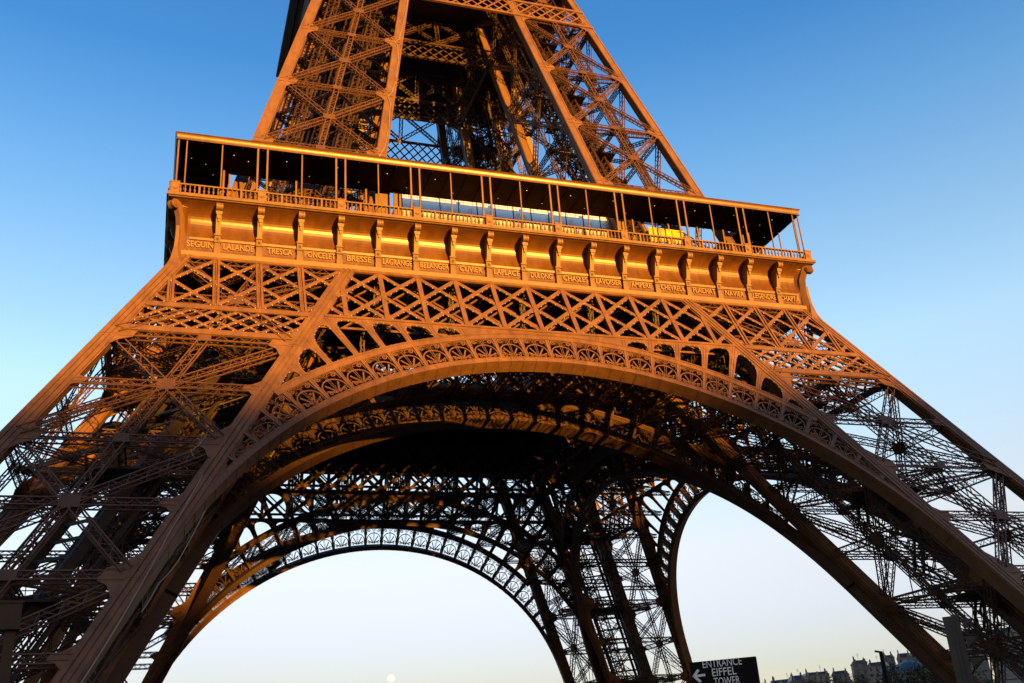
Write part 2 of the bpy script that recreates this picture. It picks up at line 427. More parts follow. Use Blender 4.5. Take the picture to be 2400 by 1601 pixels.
def make_arch(off, name, half=False):
    mb = MB(); tE, tF = th_end(RE), th_end(RF)
    # lower band runs down to tangency then straight along the chord
    band(mb, RI, RB, TH_T, math.pi-TH_T, off, .06, 1.25)
    for s in (-1, 1):
        x, z = RI*math.cos(TH_T), ZC+QZ*RI*math.sin(TH_T)
        pts0 = [(x+.02, z), (x+SL*(z+3.4)+.02, -3.4)]
        P = lambda xx, zz, o: fp(s*xx, zz, off, o)
        w_ = .62
        sec = lambda xx, zz: [P(xx, zz, .06), P(xx+w_, zz, .06), P(xx+w_, zz, -1.25), P(xx, zz, -1.25)]
        mb.strip([sec(*pts0[0]), sec(*pts0[1])], True)
    band(mb, RF, RE, tE-.0, math.pi-tE, off, .06, .5)
    for r_ in (RI+.03, RB-.06, RF+.05, RE-.08):     # raised mouldings
        t0 = TH_T if r_ < 38 else tE
        band(mb, r_-.035, r_+.035, t0, math.pi-t0, off, .11, -.05)
    for i in range(int((math.pi-2*TH_T)/(STEP/2))):      # splice plates along the lower band
        t = TH_T+i*STEP/2+.01; mb.beam(arcp(RI+.02, t, off, .065), arcp(RB-.02, t, off, .065), .16, .05, NORM)
        mb.beam(arcp(RI-.012, t, off, 0), arcp(RI-.012, t, off, -1.2), .18, .04, V((math.cos(t), 0, math.sin(t))))
    # radial pilasters between the fans
    n = 0; fans = []
    while True:
        t = math.pi/2-n*STEP
        if t < R(27): break
        rt = RF
        while rt > RB+.3:
            x, z = rt*math.cos(t), ZC+QZ*rt*math.sin(t)
            if x < chordx(z)+.05: break
            rt -= .05
        for tt in ({t, math.pi-t}):
            if rt > RB+.5:
                p, q = arcp(RB-.01, tt, off, .02), arcp(rt+.01, tt, off, .02)
                mb.beam(p, q, .34, .1, NORM); mb.beam(p-NORM*.4, q-NORM*.4, .08, .75, NORM)
                d = (q-p).normalized().cross(NORM)
                for s in (-.14, .14): mb.beam(p+d*s+NORM*.04, q+d*s+NORM*.04, .05, .1, NORM)
        tc = t-STEP/2; x, z = (RF-.5)*math.cos(tc), ZC+QZ*(RF-.5)*math.sin(tc)
        rf_ = RF
        while rf_ > RB+.3:
            x, z = rf_*math.cos(tc), ZC+QZ*rf_*math.sin(tc)
            if x < chordx(z)-.15: break
            rf_ -= .05
        if rf_ > RB+.7:
            for q_ in (tc, math.pi-tc): fans.append((q_, rf_))
        n += 1
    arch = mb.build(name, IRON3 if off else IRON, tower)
    for t, rf_ in fans:
        o = bpy.data.objects.new('fan_ornament', fan_in if off else fan_me); COL.objects.link(o); o.parent = arch
        P = arcp(RB, t, off, 0); Q = arcp(rf_, t, off, 0); y = (Q-P).normalized(); xx = y.cross(NORM).normalized(); zz = NORM
        sx = 1.0
        m = Matrix((xx*sx, y*((Q-P).length/(RF-RB)), zz)).transposed().to_4x4(); m.translation = P
        o.matrix_local = m
    return arch
arch = make_arch(0, 'arch'); arch_in = make_arch(LW, 'inner_arch')

def plate_with_holes(outer, holes, name, m, off, out, th, parent):
    cu = bpy.data.curves.new(name, 'CURVE'); cu.dimensions = '2D'; cu.fill_mode = 'BOTH'; cu.extrude = th/2
    for pts in [outer]+holes:
        sp = cu.splines.new('POLY'); sp.points.add(len(pts)-1); sp.use_cyclic_u = True
        for i, p in enumerate(pts): sp.points[i].co = (p[0], p[1], 0, 1)
    t = bpy.data.objects.new('tmp', cu); COL.objects.link(t)
    me = bpy.data.meshes.new_from_object(t.evaluated_get(bpy.context.evaluated_depsgraph_get())); bpy.data.objects.remove(t)
    for v in me.vertices: v.co = fp(v.co.x, v.co.y, off, out+v.co.z)
    me.materials.clear(); me.materials.append(m); me.name = name
    for p in me.polygons: p.use_smooth = False
    o = bpy.data.objects.new(name, me); COL.objects.link(o); o.parent = parent; return o
def spandrel(off, name, beads):
    tE = th_end(RE); zt = 44.95
    outer = []
    for i in range(81):
        t = tE+(math.pi-2*tE)*i/80; outer.append((( RE-.02)*math.cos(t), ZC+QZ*(RE-.02)*math.sin(t)))
    outer += [(-chordx(zt)-.1, zt), (chordx(zt)+.1, zt)]
    outer[81] = (-chordx(zt)-.0, zt)
    holes = []
    for s in (-1, 1):
        for n in range(3, 10):
            ph = (n+.5)*STEP; ux, uz = math.sin(ph), math.cos(ph); hw = (RE+.6)*STEP/2-.28
            def pt(r, d): return (s*(r*ux+d*uz), ZC+QZ*(r*uz-d*ux))
            def ok(r, d): x, z = pt(r, d); return z < 44.45 and abs(x) < chordx(z)-.22
            rb = RE+.12; lim = []
            for j in range(13):
                d = -hw+2*hw*j/12; r = rb
                while ok(r+.03, d) and r < 50: r += .03
                lim.append(r)
            top = []
            ch = min(1.15, max(lim)-rb)
            for j in range(13):
                d = -hw+2*hw*j/12; e = max(0, 1-abs(d/hw)**2.3)**(1/2.3)
                top.append((d, max(rb+.02, lim[j]-ch*(1-e))))
            if max(t_[1] for t_ in top)-rb < .45: continue
            h = [pt(rb, -hw+2*hw*j/8) for j in range(9)]+[pt(r, d) for d, r in reversed(top) if r > rb+.021 or abs(d) > hw*.99]
            # remove duplicates
            hh = []
            for p in h:
                if not hh or (p[0]-hh[-1][0])**2+(p[1]-hh[-1][1])**2 > 4e-4: hh.append(p)
            holes.append(hh)
            if beads is not None:
                acc = 0
                for p, q in zip(hh, hh[1:]+hh[:1]):
                    acc += math.hypot(q[0]-p[0], q[1]-p[1])
                    if acc > .5: beads.octa(fp(q[0], q[1], off, .04), .055); acc = 0
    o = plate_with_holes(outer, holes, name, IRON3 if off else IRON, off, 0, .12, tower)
    mb = MB()
    for s in (-1, 1):
        for n in range(2, 11):       # splice strips between the openings
            t = math.pi/2-s*n*STEP; r = RE+.1
            while True:
                x, z = abs((r+.1)*math.cos(t)), ZC+QZ*(r+.1)*math.sin(t)
                if z > 44.6 or x > chordx(z)-.1: break
                r += .1
            if r > RE+.4:
                for d in (-.16, .16):
                    w_ = V((math.sin(t), 0, 0))*d; mb.beam(arcp(RE+.05, t, off, .075)+w_, arcp(r, t, off, .075)+w_, .05, .05, NORM)
    band(mb, RE+.0, RE+.1, tE+.02, math.pi-tE-.02, off, .1, -.04)
    mb.build('splice_strips', IRON, o)
    return o

def side_girders(off, name, beads):
    """upper and lower lattice girders of one face"""
    mb = MB(); zl, zh = 44.95, 51.3
    XA = lambda z: a1(z)-off-.0 if off == 0 else chordx(z)+1
    # between the inner chords
    c0, c1 = chordx(zl)-.0, chordx(zh)-.0
    poly = [(-c0, zl), (c0, zl), (c1, zh), (-c1, zh)]
    diag_lattice(mb, poly, zl, zh, BAY, 2*BAY, 0, .42, off, .02, beads=beads)
    for k in range(-5, 6):
        if abs(k*BAY) < c0-.8:
            p, q = fp(k*BAY, zl, off, .12), fp(k*BAY, zh, off, .12)
            if abs(k*BAY) > c1: q = fp(k*BAY, (60.7-LW-abs(k*BAY))/SL, off, .12)
            mb.beam(p, q, .46, .1, NORM); mb.beam(p-NORM*.3, q-NORM*.3, .1, .6, NORM)
    mb.beam(fp(-c1, 51.45, off, .08), fp(c1, 51.45, off, .08), .4, .2, NORM)
    mb.beam(fp(-c0, zl-.12, off, .1), fp(c0, zl-.12, off, .1), .7 if off else .3, .12, NORM)
    if off: mb.beam(fp(-c1-1, 50.6, off, .05), fp(c1+1, 50.6, off, .05), 1.3, .12, NORM)
    # second plane behind
    diag_lattice(mb, poly, zl, zh, BAY, 2*BAY, 0, .22, off+2.6, 0)
    mb.beam(fp(-c0, zl, off+2.6, 0), fp(c0, zl, off+2.6, 0), .35, .2, NORM)
    for k in range(-4, 5):
        mb.beam(fp(k*BAY, zl, off, 0), fp(k*BAY, zl, off+2.6, 0), .2, .3, V((0, 0, 1)))
        mb.beam(fp(k*BAY, zh, off, 0), fp(k*BAY, zh, off+2.6, 0), .2, .3, V((0, 0, 1)))
    if off == 0:
        for s in (-1, 1):
            def q4(za, zb):
                i0, o0, i1, o1 = chordx(za)+CW, a1(za)-CW, chordx(zb)+CW, a1(zb)-CW
                P = [(s*i0, za), (s*o0, za), (s*o1, zb), (s*i1, zb)]
                return P if s > 0 else P[::-1]
            diag_lattice(mb, q4(45.1, zh), 45.1, zh, BAY, 2*BAY, 0, .36, off, .0, beads=beads)
            for k in range(5, 10):
                x = k*BAY
                za = 45.1
                zb = min(zh, (60.7-CW-x)/SL)
                lo = max(za, (60.7-LW+CW-x)/SL)
                if zb-lo > .6:
                    for d in (-.2, .2): mb.beam(fp(s*x+d, lo, off, .12), fp(s*x+d, zb, off, .12), .2, .1, NORM)
                    mb.beam(fp(s*x, lo, off, -.1), fp(s*x, zb, off, -.1), .1, .3, NORM)
            diag_lattice(mb, q4(42.1, 44.5), 42.1, 44.5, BAY/2, BAY, 0, .26, off, 0, beads=beads)
            for z, h in ((44.8, .58), (41.75, .62), (51.45, .4)):
                mb.beam(fp(s*(chordx(z)+CW), z, off, .06), fp(s*(a1(z)-CW), z, off, .06), h, .16, NORM)
                mb.beam(fp(s*(chordx(z)+CW), z-h/2, off, .14), fp(s*(a1(z)-CW), z-h/2, off, .14), .08, .12, NORM)
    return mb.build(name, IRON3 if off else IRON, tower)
beads = MB()
sg = side_girders(0, 'lattice_girder', beads)
sp = spandrel(0, 'spandrel_plate', beads)
bo = tag(beads.build('flash_bulbs', BULB, tower), kind='stuff')
spi = spandrel(LW, 'inner_spandrel_plate', None)
sgi = side_girders(LW, 'inner_lattice_girder', None)
# cross members tying the outer and inner girders over the arch crown
mb = MB()
for k in range(-4, 5):
    x = k*BAY
    for z in (45.0, 51.2):
        mb.lattice(fp(x, z, 1.7), fp(x, z, LW-.3), .8, .6, V((0, 0, 1)), .12, .07)
    for j in (range(4) if k % 2 == 0 else ()):
        y0, y1 = 1.7+(LW-2)*j/4, 1.7+(LW-2)*(j+1)/4
        za, zb = (45.0, 51.2) if j % 2 else (51.2, 45.0)
        mb.lattice(fp(x, za, y0), fp(x, zb, y1), .45, .35, V((1, 0, 0)), .1, .06)
    if k < 4:
        for j in range(3):
            y0, y1 = 1.7+(LW-2)*j/3, 1.7+(LW-2)*(j+1)/3
            mb.lattice(fp(x, 45, y0), fp(x+BAY, 45, y1), .4, .3, V((0, 0, 1)), .1, .06)
cr = mb.build('cross_girders', IRON3, tower)
# arch ties: ribs between the outer and the inner ring
mb = MB()
for n in range(-13, 14, 1):
    t = math.pi/2+n*STEP*1.0
    if abs(n) % 2: continue
    p, q = arcp(RE-.3, t, 1.0), arcp(RE-.3, t, LW-.4)
    mb.lattice(p, q, .6, .5, NORM, .1, .06)
for n in range(-12, 12, 2):
    t0, t1 = math.pi/2+n*STEP, math.pi/2+(n+2)*STEP
    mb.lattice(arcp(RE-.3, t0, 1.0), arcp(RE-.3, t1, LW-.4), .4, .4, NORM, .08, .05)
ar = mb.build('arch_ties', IRON3, tower)
for o in (arch, arch_in, sg, sp, spi, bo, sgi, cr, ar):
    for k in (1, 2, 3): copy(o, tower, rz=k*math.pi/2)

# ------------------------------------------------------------------ first floor: frieze, gallery, roof
def prof_strip(mb, prof, closed=False):
    """sweep a (half width, z) profile along the front face with mitred corners"""
    L = [(-h, -h, z) for h, z in prof]; Rr = [(h, -h, z) for h, z in prof]
    mb.strip([L, Rr], closed)
mb = MB()
conc = []
for i in range(15):
    t = i/14; an = R(90)*t
    # concave sweep: foot, deepest at a third, overhanging head
    conc.append(((1-t)**2*33.75+2*t*(1-t)*32.45+t*t*34.9, (1-t)**2*53.92+2*t*(1-t)*56.45+t*t*57.15))
prof = [(33.95, 52.23), (33.95, 52.34), (33.75, 52.36), (33.72, 52.62), (33.66, 52.64), (33.62, 53.62), (33.74, 53.64), (33.76, 53.86), (33.76, 53.9)]+conc+[(34.9, 57.16)]
prof_strip(mb, prof)
for k in range(-9, 10):       # joint lines on the plates
    if k < 9:
        x = (k+.5)*BAY
        for (h0, z0), (h1, z1) in zip(conc[:-1], conc[1:]): mb.beam((x, -h0-.005, z0), (x, -h1-.005, z1), .035, .03, V((0, 1, 0)))
for sg_ in (-1, 1):       # end returns that close the frieze against the corner fin
    secs = [[(sg_*33.1, -h-.01, z), (sg_*33.35, -h-.1, z), (sg_*34.2, -34.28, z)] for h, z in [(33.62, 52.3), (33.74, 53.9)]+conc]
    mb.strip(secs)
frz = mb.build('frieze', FRZ, tower)
mb = MB(); prof_strip(mb, [(33.0, 51.6), (34.12, 51.6), (34.2, 51.64), (34.2, 52.16), (34.14, 52.2), (33.0, 52.22)], True)
mb.build('frieze_sill', mat('sill_paint', (.21, .105, .033), .45, 0, .2, .9), frz)
for p in frz.data.polygons: p.use_smooth = False
mb = MB()
prof_strip(mb, [(34.7, 57.15), (35.2, 57.2), (35.25, 57.28), (35.4, 57.3), (35.4, 57.62), (35.3, 57.66), (34.0, 57.66)])
cor = mb.build('cornice', IRON, tower)
# console
def console():
    mb = MB()
    yb = -33.0
    mb.box(-.3, .3, -34.05, yb, 52.25, 52.75)          # base
    mb.box(-.26, .26, -33.98, yb, 52.75, 53.35)
    mb.box(-.32, .32, -34.1, yb, 53.35, 53.5)
    mb.box(-.28, .28, -34.0, yb, 53.5, 54.1)
    mb.box(-.34, .34, -34.12, yb, 54.1, 54.25)
    # tapering shaft
    mb.hexa([(-.22, -34.12, 54.25), (.22, -34.12, 54.25), (.22, yb, 54.25), (-.22, yb, 54.25), (-.26, -34.8, 56.4), (.26, -34.8, 56.4), (.24, -33.0, 56.4), (-.24, -33.0, 56.4)])
    # head block and scroll
    mb.box(-.22, .22, -34.9, -33.6, 56.3, 57.15)
    secs = []
    for s, r in ((-.3, .3), (-.3, .4), (-.12, .4), (-.1, .36), (.1, .36), (.12, .4), (.3, .4), (.3, .3)):
        secs.append([(s, -34.95+r*math.cos(R(20*j))*1.0, 56.68+r*math.sin(R(20*j))) for j in range(18)])
    mb.strip(secs, True)
    for s in (-1, 1):
        pts = [(s*.31, -34.85+r_*math.cos(t_), 56.68+r_*math.sin(t_)) for t_, r_ in [(i*.6, .34-.02*i) for i in range(14)]]
        for p, q in zip(pts[:-1], pts[1:]): mb.beam(p, q, .05, .05, V((1, 0, 0)))
    # leaf drop below the scroll
    for z0, z1, w0, w1, y in ((56.3, 55.95, .32, .26, -34.92), (55.95, 55.6, .22, .14, -34.8), (55.6, 55.3, .12, .05, -34.66)):
        mb.hexa([(-w1, y+.06, z1), (w1, y+.06, z1), (w1, y+.4, z1), (-w1, y+.4, z1), (-w0, y, z0), (w0, y, z0), (w0, y+.4, z0), (-w0, y+.4, z0)])
    return mb
con = console().build('console', IRON, frz)
mb = MB(); mb.box(-.1, .1, -34.03, -33.9, 53.62, 53.88); hole = mb.build('socket', DARK, con)
for k in range(-8, 9):
    if k: c = copy(con, frz, loc=(k*BAY, 0, 0))
# corner console, turned 45 degrees
mb = MB()
for (z0, z1, h0, h1, w0, w1) in ((51.6, 54.2, 34.2, 34.2, .3, .3), (54.2, 55.6, 34.2, 34.3, .25, .25), (55.6, 57.1, 34.3, 34.75, .25, .3)):
    def cc(h, w_, z): c = V((-h, -h, z)); t = V((1, -1, 0))*(w_*.7); b = V((1, 1, 0))*.45; return [c+t*1, c-t, c-t+b, c+t+b]
    mb.hexa(cc(h0, w0, z0)+cc(h1, w1, z1))
for s in (-1, 1):
    secs = []
    ax = V((1, -1, 0)).normalized(); cc_ = V((-34.75, -34.75, 56.6)); e = V((-1, -1, 0)).normalized()
    for q_, r in ((s*.05, .42), (s*.3, .45), (s*.36, .4), (s*.36, .3), (s*.42, .3), (s*.42, .16), (s*.48, .16)):
        secs.append([cc_+ax*q_+e*(r*math.cos(R(20*j)))+V((0, 0, r*math.sin(R(20*j)))) for j in range(18)])
    mb.strip(secs if s > 0 else secs, True)
ccn = mb.build('corner_console', IRON, frz)
# flared bracket plate that carries the leg corner up into the frieze
mb = MB()
cur = [(49.3, a1(49.3)+.03), (50.2, 34.95), (51.0, 34.68), (52.3, 34.45), (53.5, 34.38), (54.6, 34.37)]
wb = lambda z: 1.3 if z < 50.5 else (.8 if z < 51.5 else .3)
for (z0, h0), (z1, h1) in zip(cur[:-1], cur[1:]):
    i0, i1 = max(33.0, a1(z0)-1.0) if z0 < 52 else 33.6, 33.6 if z1 >= 52 else max(33.0, a1(z1)-1.0)
    mb.hexa([(-h0, -h0, z0), (-h0+wb(z0), -h0+.0, z0), (-h0+1.3, -h0+1.3, z0), (-h0, -h0+wb(z0), z0), (-h1, -h1, z1), (-h1+wb(z1), -h1, z1), (-h1+1.3, -h1+1.3, z1), (-h1, -h1+wb(z1), z1)])
mb.build('corner_bracket', IRON, frz)
# balustrade: one bay copied
mb = MB()
mb.box(-BAY/2, BAY/2, -35.12, -34.86, 57.66, 57.78); mb.box(-BAY/2, BAY/2, -35.14, -34.84, 58.62, 58.76)
for i in range(9):
    x = -BAY/2+BAY*(i+.5)/9
    if i == 4 : mb.box(x-.09, x+.09, -35.1, -34.88, 57.78, 58.62); continue
    mb.lathe([(.09, .12), (.055, .22), (.075, .3), (.115, .5), (.09, .62), (.05, .68), (.07, .72), (.05, .78), (.09, .96)], (x, -34.99, 57.66), 8)
bal = mb.build('balustrade', IRON, cor)
for k in range(-9, 9):
    if k != 0: copy(bal, cor, loc=((k+0)*BAY, 0, 0))
bal.location = (0, 0, 0)
for ch in [c for c in cor.children if c.name.startswith('balustrade')]: ch.location.x += BAY/2
# pedestals with rosettes and paired posts at odd bays, single posts at even bays
mb = MB(); mb.box(-.38, .38, -35.2, -34.8, 57.66, 58.8); mb.box(-.43, .43, -35.24, -34.76, 58.8, 58.9)
secs = [[(r*math.cos(R(30*j)), y, 58.22+r*math.sin(R(30*j))) for j in range(12)] for r, y in ((.26, -35.19), (.24, -35.26), (.14, -35.25), (.1, -35.32), (.02, -35.33))]
mb.strip(secs, True)
ped = mb.build('pedestal', IRON, cor)
mb = MB()
for s in (-.46, .46): mb.box(s-.085, s+.085, -34.85, -34.68, 57.6, 63.9)
pst = mb.build('paired_posts', IRON, cor)
mb = MB(); mb.box(-.06, .06, -34.75, -34.63, 57.6, 63.9); sps = mb.build('slim_post', IRON, cor)
for k in (-7, -5, -3, -1, 1, 3, 5, 7):
    if k != -7: copy(ped, cor, loc=(k*BAY, 0, 0)); copy(pst, cor, loc=(k*BAY, 0, 0))
ped.location.x = pst.location.x = -7*BAY
for k in (-8, -6, -4, -2, 0, 2, 4, 6, 8):
    if k != -8: copy(sps, cor, loc=(k*BAY, 0, 0))
sps.location.x = -8*BAY
for x in (-34.7, 34.7): copy(ped, cor, loc=(x+(.0), 0, 0))
for x in (-33.9, 33.9): copy(sps, cor, loc=(x, 0, 0))
copy(sps, cor, loc=(-34.65, 0, 0)); copy(sps, cor, loc=(34.65, 0, 0))
# inner row of posts
mb = MB(); mb.box(-.09, .09, -30.3, -30.1, 57.6, 63.9); mb.box(-.14, .14, -30.35, -30.05, 60.9, 61.05)
inp = mb.build('inner_post', IRON, cor); inp.location.x = -8*BAY+1
for k in (-6, -4.1, 4, 5.2, 6.2, 7.1, 8): copy(inp, cor, loc=(k*BAY, 0, 0))
# roof: swept profile with a rounded fascia
mb = MB()
rp = [(29.6, 63.82), (34.78, 63.82), (34.82, 63.84), (34.82, 64.08), (34.835, 64.18), (34.865, 64.28), (34.91, 64.38), (34.97, 64.47), (35.02, 64.5), (35.0, 64.56), (34.7, 64.6), (29.6, 64.7)]
L = [(-h, -h, z) for h, z in rp]; Rr = [(h, -h, z) for h, z in rp]
mb.strip([L, Rr], True)
roof = mb.build('gallery_roof', FRZ, tower)
mb = MB(); L = [(-h, -h, z) for h, z in ((29.6, 63.8), (34.9, 63.8))]; Rr = [(h, -h, z) for h, z in ((29.6, 63.8), (34.9, 63.8))]
mb.strip([L, Rr]);
for k in range(-17, 18): mb.box(k*BAY/2-.04, k*BAY/2+.04, -34.7, -max(29.7, abs(k*BAY/2)), 63.66, 63.79)
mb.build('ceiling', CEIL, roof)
mb = MB(); mb.lathe([(.045, 0), (.05, .03)], (0, 0, 0), 8); sl = mb.build('ceiling_light', LAMPM, roof); sl.location = (-28, -32.6, 63.62)
for i in range(26):
    x = -32+64*i/25; copy(sl, roof, loc=(x, -33.4 if i % 2 else -31.2, 63.62))
# roof-top rail and clutter
mb = MB()
for k in range(-15, 16):
    mb.beam((k*.95*1.1, -31.8, 64.6), (k*.95*1.1, -31.8, 65.7), .05, .05, V((0, 1, 0)))
for z in (65.1, 65.7): mb.beam((-15.8, -31.8, z), (15.8, -31.8, z), .045, .045, V((0, 1, 0)))
for k in range(5): mb.box(-4+k*3.7, -3.6+k*3.7, -31.7, -31.3, 64.6, 65.1)
mb.build('roof_railing', DARK, roof)
for o in (frz, cor, roof):
    for k in (1, 2, 3): copy(o, tower, rz=k*math.pi/2)
# names on the front frieze
NAMES = 'SEGUIN LALANDE TRESCA PONCELET BRESSE LAGRANGE BELANGER CUVIER LAPLACE DULONG CHASLES LAVOISIER AMPERE CHEVREUL FLACHAT NAVIER LEGENDRE CHAPTAL'.split()
for i, nm in enumerate(NAMES):
    t = text_mesh(nm, .86, .07, 'name_lettering', GOLD, frz, width=min(2.95, .39*len(nm)+.05), bold=.012)
    t.matrix_local = Matrix.Translation(((i-8.5)*BAY+(.38 if i == 0 else -.3 if i == 17 else .05), -33.72, 52.84)) @ Matrix.Rotation(R(90), 4, 'X')

# floor decks
def ring_box(mb, o, i, z0, z1):
    mb.box(-o, o, -o, -i, z0, z1); mb.box(-o, o, i, o, z0, z1); mb.box(-o, -i, -i, i, z0, z1); mb.box(i, o, -i, i, z0, z1)
mb = MB(); ring_box(mb, 33.4, 11.2, 56.4, 57.5)
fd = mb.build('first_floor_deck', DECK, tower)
mb = MB()
for k in range(-8, 9):
    x = k*BAY
    for s in (-1, 1):
        if abs(x) < 11: mb.box(x-.18, x+.18, *((-33, -11.3) if s < 0 else (11.3, 33)), 52.2, 56.38); mb.box(*((-33, -11.3) if s < 0 else (11.3, 33)), x-.17, x+.17, 52.25, 56.37)
        elif s > 0: mb.box(x-.18, x+.18, -33, 33, 52.2, 56.38); mb.box(-33, 33, x-.17, x+.17, 52.25, 56.37)
mb.build('floor_beams', DECK, fd)
mb = MB(); ring_box(mb, 11.2, 10.95, 51.6, 58.7)
mb.build('void_parapet', DARK, fd)
# glass pavilion between the front legs, with frames
mb = MB()
x0, x1 = -11.2, 14.6
mb.hexa([(x0, -28.0, 57.6), (x1, -28.0, 57.6), (x1, -18, 57.6), (x0, -18, 57.6), (x0, -27.6, 65.6), (x1, -27.6, 65.6), (x1, -18, 65.6), (x0, -18, 65.6)])
pv = mb.build('pavilion', GLASS, tower)
mb = MB()
for i in range(13):
    x = x0+(x1-x0)*i/12; mb.beam((x, -28.02, 57.6), (x, -27.62, 65.6), .08, .1, V((0, 1, 0)))
mb.build('glazing_bars', DARK, pv)
mb = MB()
for x in (-10.6, -7.4, -6.6, -4.0, -1.6, 1.5, 2.2, 5.2, 7.9, 10.2, 12.0):
    for d in (0, .18, .36):
        pts = [(x+d-.22, -29.1, 61.6), (x+d-.06, -29.1, 63.1), (x+d, -29.1, 63.3), (x+d+.06, -29.1, 63.1), (x+d+.16, -29.1, 61.6)]
        mb.tube(pts, .018, 4)
mb.beam((x0, -29.1, 61.6), (x1, -29.1, 61.6), .06, .06, V((0, 1, 0)))
for i in range(9): mb.beam((x0+i*3.1, -29.1, 57.5), (x0+i*3.1, -29.1, 61.6), .06, .06, V((0, 1, 0)))
mb.build('hoop_railing', DARK, pv)
mb = MB()
mb.box(-14.6, -13.0, -29.8, -29.6, 57.5, 64.0); mb.build('door_frame', IRON, pv)
mb = MB(); mb.box(13.6, 14.6, -29.8, -29.6, 57.5, 63.4); mb.build('door_frame', IRON, pv)
mb = MB()
for x in (-12.7, -12.3): mb.box(x, x+.42, -30.2+(x+12.7)*.3, -30.0, 57.5, 63.8)
mb.build('door_post', IRON, pv)
# yellow barrier on the gallery
mb = MB()
for i in range(6):
    x = 16.6+i*.75; mb.box(x, x+.7, -31.4+.1*(i % 2), -31.25+.1*(i % 2), 60.2+.05*(i % 3), 62.0-.1*(i % 3))
mb.box(16.6, 21.1, -31.35, -31.25, 61.9, 62.05)
mb.box(16.7, 16.85, -31.3, -31.15, 57.6, 60.3); mb.box(20.8, 20.95, -31.3, -31.15, 57.6, 60.3)
yb = mb.build('barrier', YEL); tag(yb, 'yellow fabric barrier hung inside the balustrade on the right of the gallery', 'barrier')
# machinery blocks around the first floor inside the legs
mb = MB()
for sx in (-1, 1):
    for (x, y, w_, h) in ((22.5, -24, 2.2, 3.4), (26.5, -22, 1.6, 2.6), (20, -20, 2.6, 5)):
        mb.box(sx*x-w_, sx*x+w_, y-w_, y+w_, 57.5, 57.5+h)
mb.build('machine_rooms', DARK, fd)

# ------------------------------------------------------------------ second stage girders and second floor
def f2(x, z, inner=False, out=0):
    y = b2(z) if inner else a2(z); return V((x, -y-out, z))
def stage2(inner, name):
    mb = MB(); n = V((0, -1, .25)).normalized()
    zl, zh = 101.5, 104.5
    aa = (lambda z: a2(z)) if not inner else (lambda z: b2(z)+1.1)
    for z, h in ((zl-.1, .4), (zh+.1, .4)): mb.beam(f2(-aa(z), z, inner), f2(aa(z), z, inner), h, .3, n)
    p = 1.55; k = -16
    while k < 17:
        for s in (1, -1):
            g = clipseg((k*p, zl), (k*p+s*2*p, zh), [(-aa(zl), zl), (aa(zl), zl), (aa(zh), zh), (-aa(zh), zh)])
            if g: mb.beam(f2(g[0][0], g[0][1], inner, .05*s), f2(g[1][0], g[1][1], inner, .05*s), .22, .06, n)
        k += 1
    # X panel above the girder and upper girder
    for zz in (109.6,): mb.beam(f2(-aa(zz), zz, inner), f2(aa(zz), zz, inner), .5, .3, n)
    w_ = b2(105)
    for x0_, x1_ in ((-w_, 0), (0, w_)):
        for (xa, za), (xb, zb) in (((x0_, 104.8), (x1_, 109.4)), ((x1_, 104.8), (x0_, 109.4)), ((x0_, 104.8), (x0_, 109.4))):
            mb.lattice(f2(xa, za, inner), f2(xb, zb, inner), .5, .35, n, .1, .06)
    return mb.build(name, IRON3 if inner else IRON, tower)
g2 = stage2(False, 'upper_girder'); g2i = stage2(True, 'inner_upper_girder')
# edge nodes ties between upper legs at 69.9 on the inner planes
for o in (g2, g2i):
    for k in (1, 2, 3): copy(o, tower, rz=k*math.pi/2)
mb = MB(); ring_box(mb, 18.6, 4.0, 110, 111.2); mb.box(-19.5, 19.5, -19.5, 19.5, 115.2, 115.8)
for s in range(4):
    c, sn = [(1, 0), (0, 1), (-1, 0), (0, -1)][s]
    rot = lambda x, y, z: (x*c-y*sn, x*sn+y*c, z)
    prf = [(16.6, 109.9), (17.2, 111.2), (17.6, 113), (18.6, 114.8), (20.5, 115.9), (20.5, 116.5), (18, 116.6)]
    mb.strip([[rot(-h, -h, z) for h, z in prf], [rot(h, -h, z) for h, z in prf]])
mb.build('second_floor', DARK, tower)
# first-floor to second-floor lift shafts guide in the middle of the void: safety net frames
mb = MB()
for s in (-1, 1):
    mb.lattice((s*10.9, -10.9, 57.6), (s*10.9, 10.9, 57.6), .6, .6, V((0, 0, 1)), .1, .06)
    mb.lattice((-10.9, s*10.9, 57.6), (10.9, s*10.9, 57.6), .6, .6, V((0, 0, 1)), .1, .06)
mb.build('void_frame', IRON2, fd)

# masonry plinths under the legs (chords rest on them)
mb = MB()
for sx in (-1, 1):
    for sy in (-1, 1):
        for ix in (0, 1):
            for iy in (0, 1):
                x = sx*(A(-1)-1.5 if ix == 0 else B(-1)+1.5); y = sy*(A(-1)-1.5 if iy == 0 else B(-1)+1.5)
                mb.box(x-3.2, x+3.2, y-3.2, y+3.2, 3.0, 6.2)
mb.build('masonry_footing', WALLM, tower)

